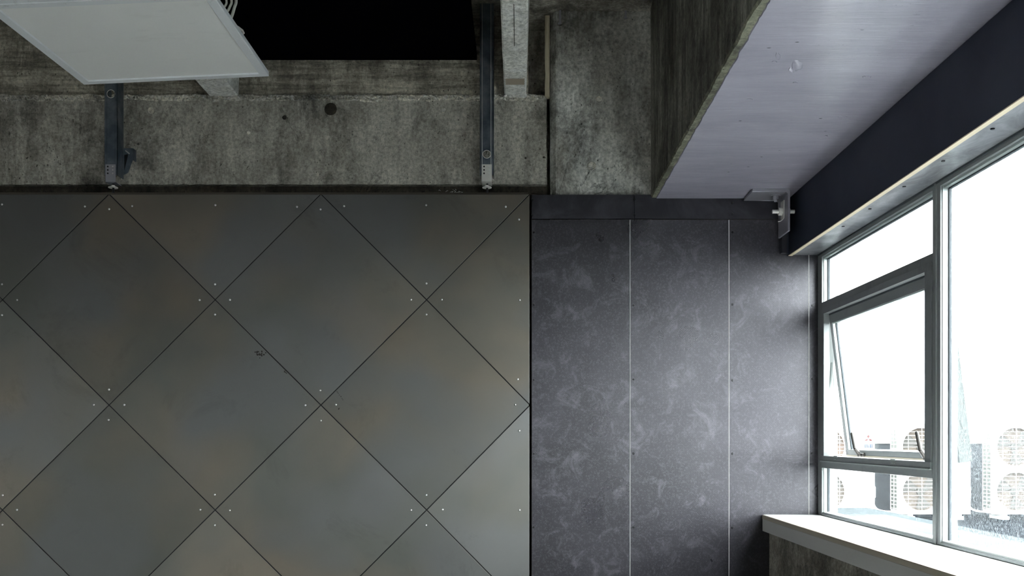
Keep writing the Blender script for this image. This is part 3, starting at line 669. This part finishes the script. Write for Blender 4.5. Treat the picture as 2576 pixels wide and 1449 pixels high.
# ================================================================ OUTDOORS
tag(bx('roof_deck', MRF, None, 1.29, 40, -14, 32, -.1, .10), label='dark wet felt flat roof outside below the window', cat='roof')
tag(bx('outer_ledge', MLG, None, 1.285, 1.85, -4, 4.93, .60, .934, bev=.004), label='pale blue-grey coping ledge running just outside the window', cat='ledge')
tag(bx('window_flashing', MSL, None, 1.282, 1.49, -4, 4.93, .935, .952, bev=.003), label='white exterior window flashing between the glass and the pale coping', cat='flashing')
ps = tag(bx('parapet_wall', MRW, None, 2.0, 30, 14.75, 14.95, .10, 1.22), label='slate-blue low parapet wall behind the condenser units', cat='parapet')
bx('coping', MAC, ps, 1.98, 30.02, 14.72, 14.98, 1.22, 1.235)
W2, HH, DP = 1.05, 1.34, .33
def ac_unit():
    t = empty('condenser_unit', (0, 0, 0)); hw = W2 / 2; yf, yb = 0, DP; b0 = .18
    bm = bmesh.new(); box(bm, -hw, hw, yf + .05, yb, b0, b0 + HH, bev=.006); box(bm, .13, hw, yf + .002, yf + .055, b0, b0 + HH, bev=.004)
    cs = obj('casing', bm, MAC, t, local=True)
    bm = bmesh.new(); cx = -hw + .327
    holed(bm, -hw, .13, b0, b0 + HH / 2, cx, b0 + .335, .288, yf, yf + .05); holed(bm, -hw, .13, b0 + HH / 2, b0 + HH, cx, b0 + HH - .345, .288, yf, yf + .05)
    obj('front_panel', bm, MAC, t, local=True)
    for z in (b0 + .335, b0 + HH - .345):
        bm = bmesh.new(); cyl(bm, (cx, yf + .049, z), (cx, yf + .046, z), .287, 32); cv = obj('fan_recess', bm, MAV, t, local=True)
        bm = bmesh.new()
        cyl(bm, (cx, yf + .025, z), (cx, yf + .045, z), .06, 16)
        for q in range(3):
            a0 = q * 2.094
            V = [bm.verts.new((cx + r * math.cos(a), yf + y, z + r * math.sin(a))) for r, a, y in ((.05, a0, .03), (.26, a0 + .25, .030), (.27, a0 + .75, .036), (.25, a0 + 1.15, .043), (.05, a0 + .8, .043))]
            U = [bm.verts.new(v.co + Vector((0, .003, 0))) for v in V]; bm.faces.new(V); bm.faces.new(U[::-1])
            for i in range(5): bm.faces.new((V[i], V[(i + 1) % 5], U[(i + 1) % 5], U[i]))
        obj('fan', bm, MFN, cv, local=True)
        bm = bmesh.new()
        for i in range(-5, 6):
            zz = i * .056; L = math.sqrt(max(.001, .3 ** 2 - zz * zz)); box(bm, cx - L, cx + L, yf - .012, yf - .006, z + zz - .0032, z + zz + .0032)
        for i in range(-1, 2):
            xx = i * .2; L = math.sqrt(.3 ** 2 - xx * xx); box(bm, cx + xx - .003, cx + xx + .003, yf - .008, yf - .003, z - L, z + L)
        torus(bm, (cx, yf - .006, z), (0, 1, 0), .292, .008, 32, 5); obj('fan_guard', bm, MAG, t, local=True)
    bm = bmesh.new(); box(bm, -hw - .006, -hw - .001, yf + .07, yb - .03, b0 + .06, b0 + HH - .05); sg = obj('side_coil', bm, MFI, t, local=True)
    bm = bmesh.new()
    for i in range(22): z = b0 + .07 + i * .056; box(bm, -hw - .012, -hw - .006, yf + .06, yb - .02, z, z + .010)
    for y in (yf + .06, yf + .18, yb - .025): box(bm, -hw - .014, -hw - .006, y, y + .008, b0 + .05, b0 + HH - .04)
    obj('side_guard', bm, MAG, sg, local=True)
    bx('panel_seam', MFN, cs, .14, hw - .01, yf + .0, yf + .004, b0 + .155, b0 + .160)
    for s in (-.36, .36):
        bm = bmesh.new(); box(bm, s - .05, s + .05, yf - .03, yb + .03, .10, .15, bev=.004); box(bm, s - .025, s + .025, yf - .015, yb, .15, b0); obj('foot', bm, MAC, t, local=True)
    # three-pointed diamond badge and blue print
    bm = bmesh.new(); bxc, bz, s = hw - .095, b0 + 1.115, .034
    for a in (90, 210, 330):
        a = math.radians(a); u = Vector((math.cos(a), math.sin(a))); v = Vector((-u.y, u.x)); c0 = Vector((bxc, bz))
        Q = [c0 + u * .003, c0 + u * s - v * s * .55, c0 + u * s * 2, c0 + u * s + v * s * .55]; prism(bm, [(p.x, p.y) for p in Q], yf - .003, yf + .003)
    obj('badge', bm, MRD, t, local=True)
    bm = bmesh.new(); z = b0 + .985
    for x0, x1 in ((-.055, -.040), (-.030, -.020), (-.012, .0), (.008, .014), (.022, .038), (.046, .058)):
        box(bm, bxc + x0, bxc + x1, yf - .002, yf + .003, z, z + .045)
    box(bm, bxc - .055, bxc + .058, yf - .002, yf + .003, z - .004, z + .003); box(bm, bxc - .055, bxc - .01, yf - .002, yf + .003, z + .043, z + .049); box(bm, bxc + .02, bxc + .058, yf - .002, yf + .003, z + .043, z + .049)
    obj('printed_label', bm, MBU, t, local=True)
    bx('isolator_box', MAC, t, hw + .002, hw + .05, .10, .16, b0 + .24, b0 + .40)
    bm = bmesh.new(); tube(bm, [(hw + .025, .13, b0 + .24), (hw + .03, .13, b0 + .14), (hw + .09, .13, b0 + .06), (hw + .22, .13, b0 + .03), (hw + .32, .13, b0 + .03)], .014, 8); obj('conduit', bm, MAC, t, local=True, smooth=True)
    return t
u0 = ac_unit(); kids = list(u0.children); subs = {c: list(c.children) for c in kids}
DA = 13.8; lab = ['white twin-fan condenser unit outdoors, leftmost, seen through the small lower pane', 'white twin-fan condenser unit outdoors behind the window mullion', 'white twin-fan condenser unit outdoors, rightmost, behind the rain-spotted pane', 'white twin-fan condenser unit at the far right end of the outdoor row']
for i, p in enumerate((2022, 2263, 2500)):
    if i == 0: r = u0
    else:
        r = u0.copy(); COL.objects.link(r)
        for c_ in kids:
            q = c_.copy(); COL.objects.link(q); q.parent = r
            for g in subs[c_]: h_ = g.copy(); COL.objects.link(h_); h_.parent = q
    r.location = (wx(p, DA) + W2 / 2, DA, .10)
    tag(r, label=lab[i], cat='air conditioner', group='condenser units on the roof')
    r.location.z = 0
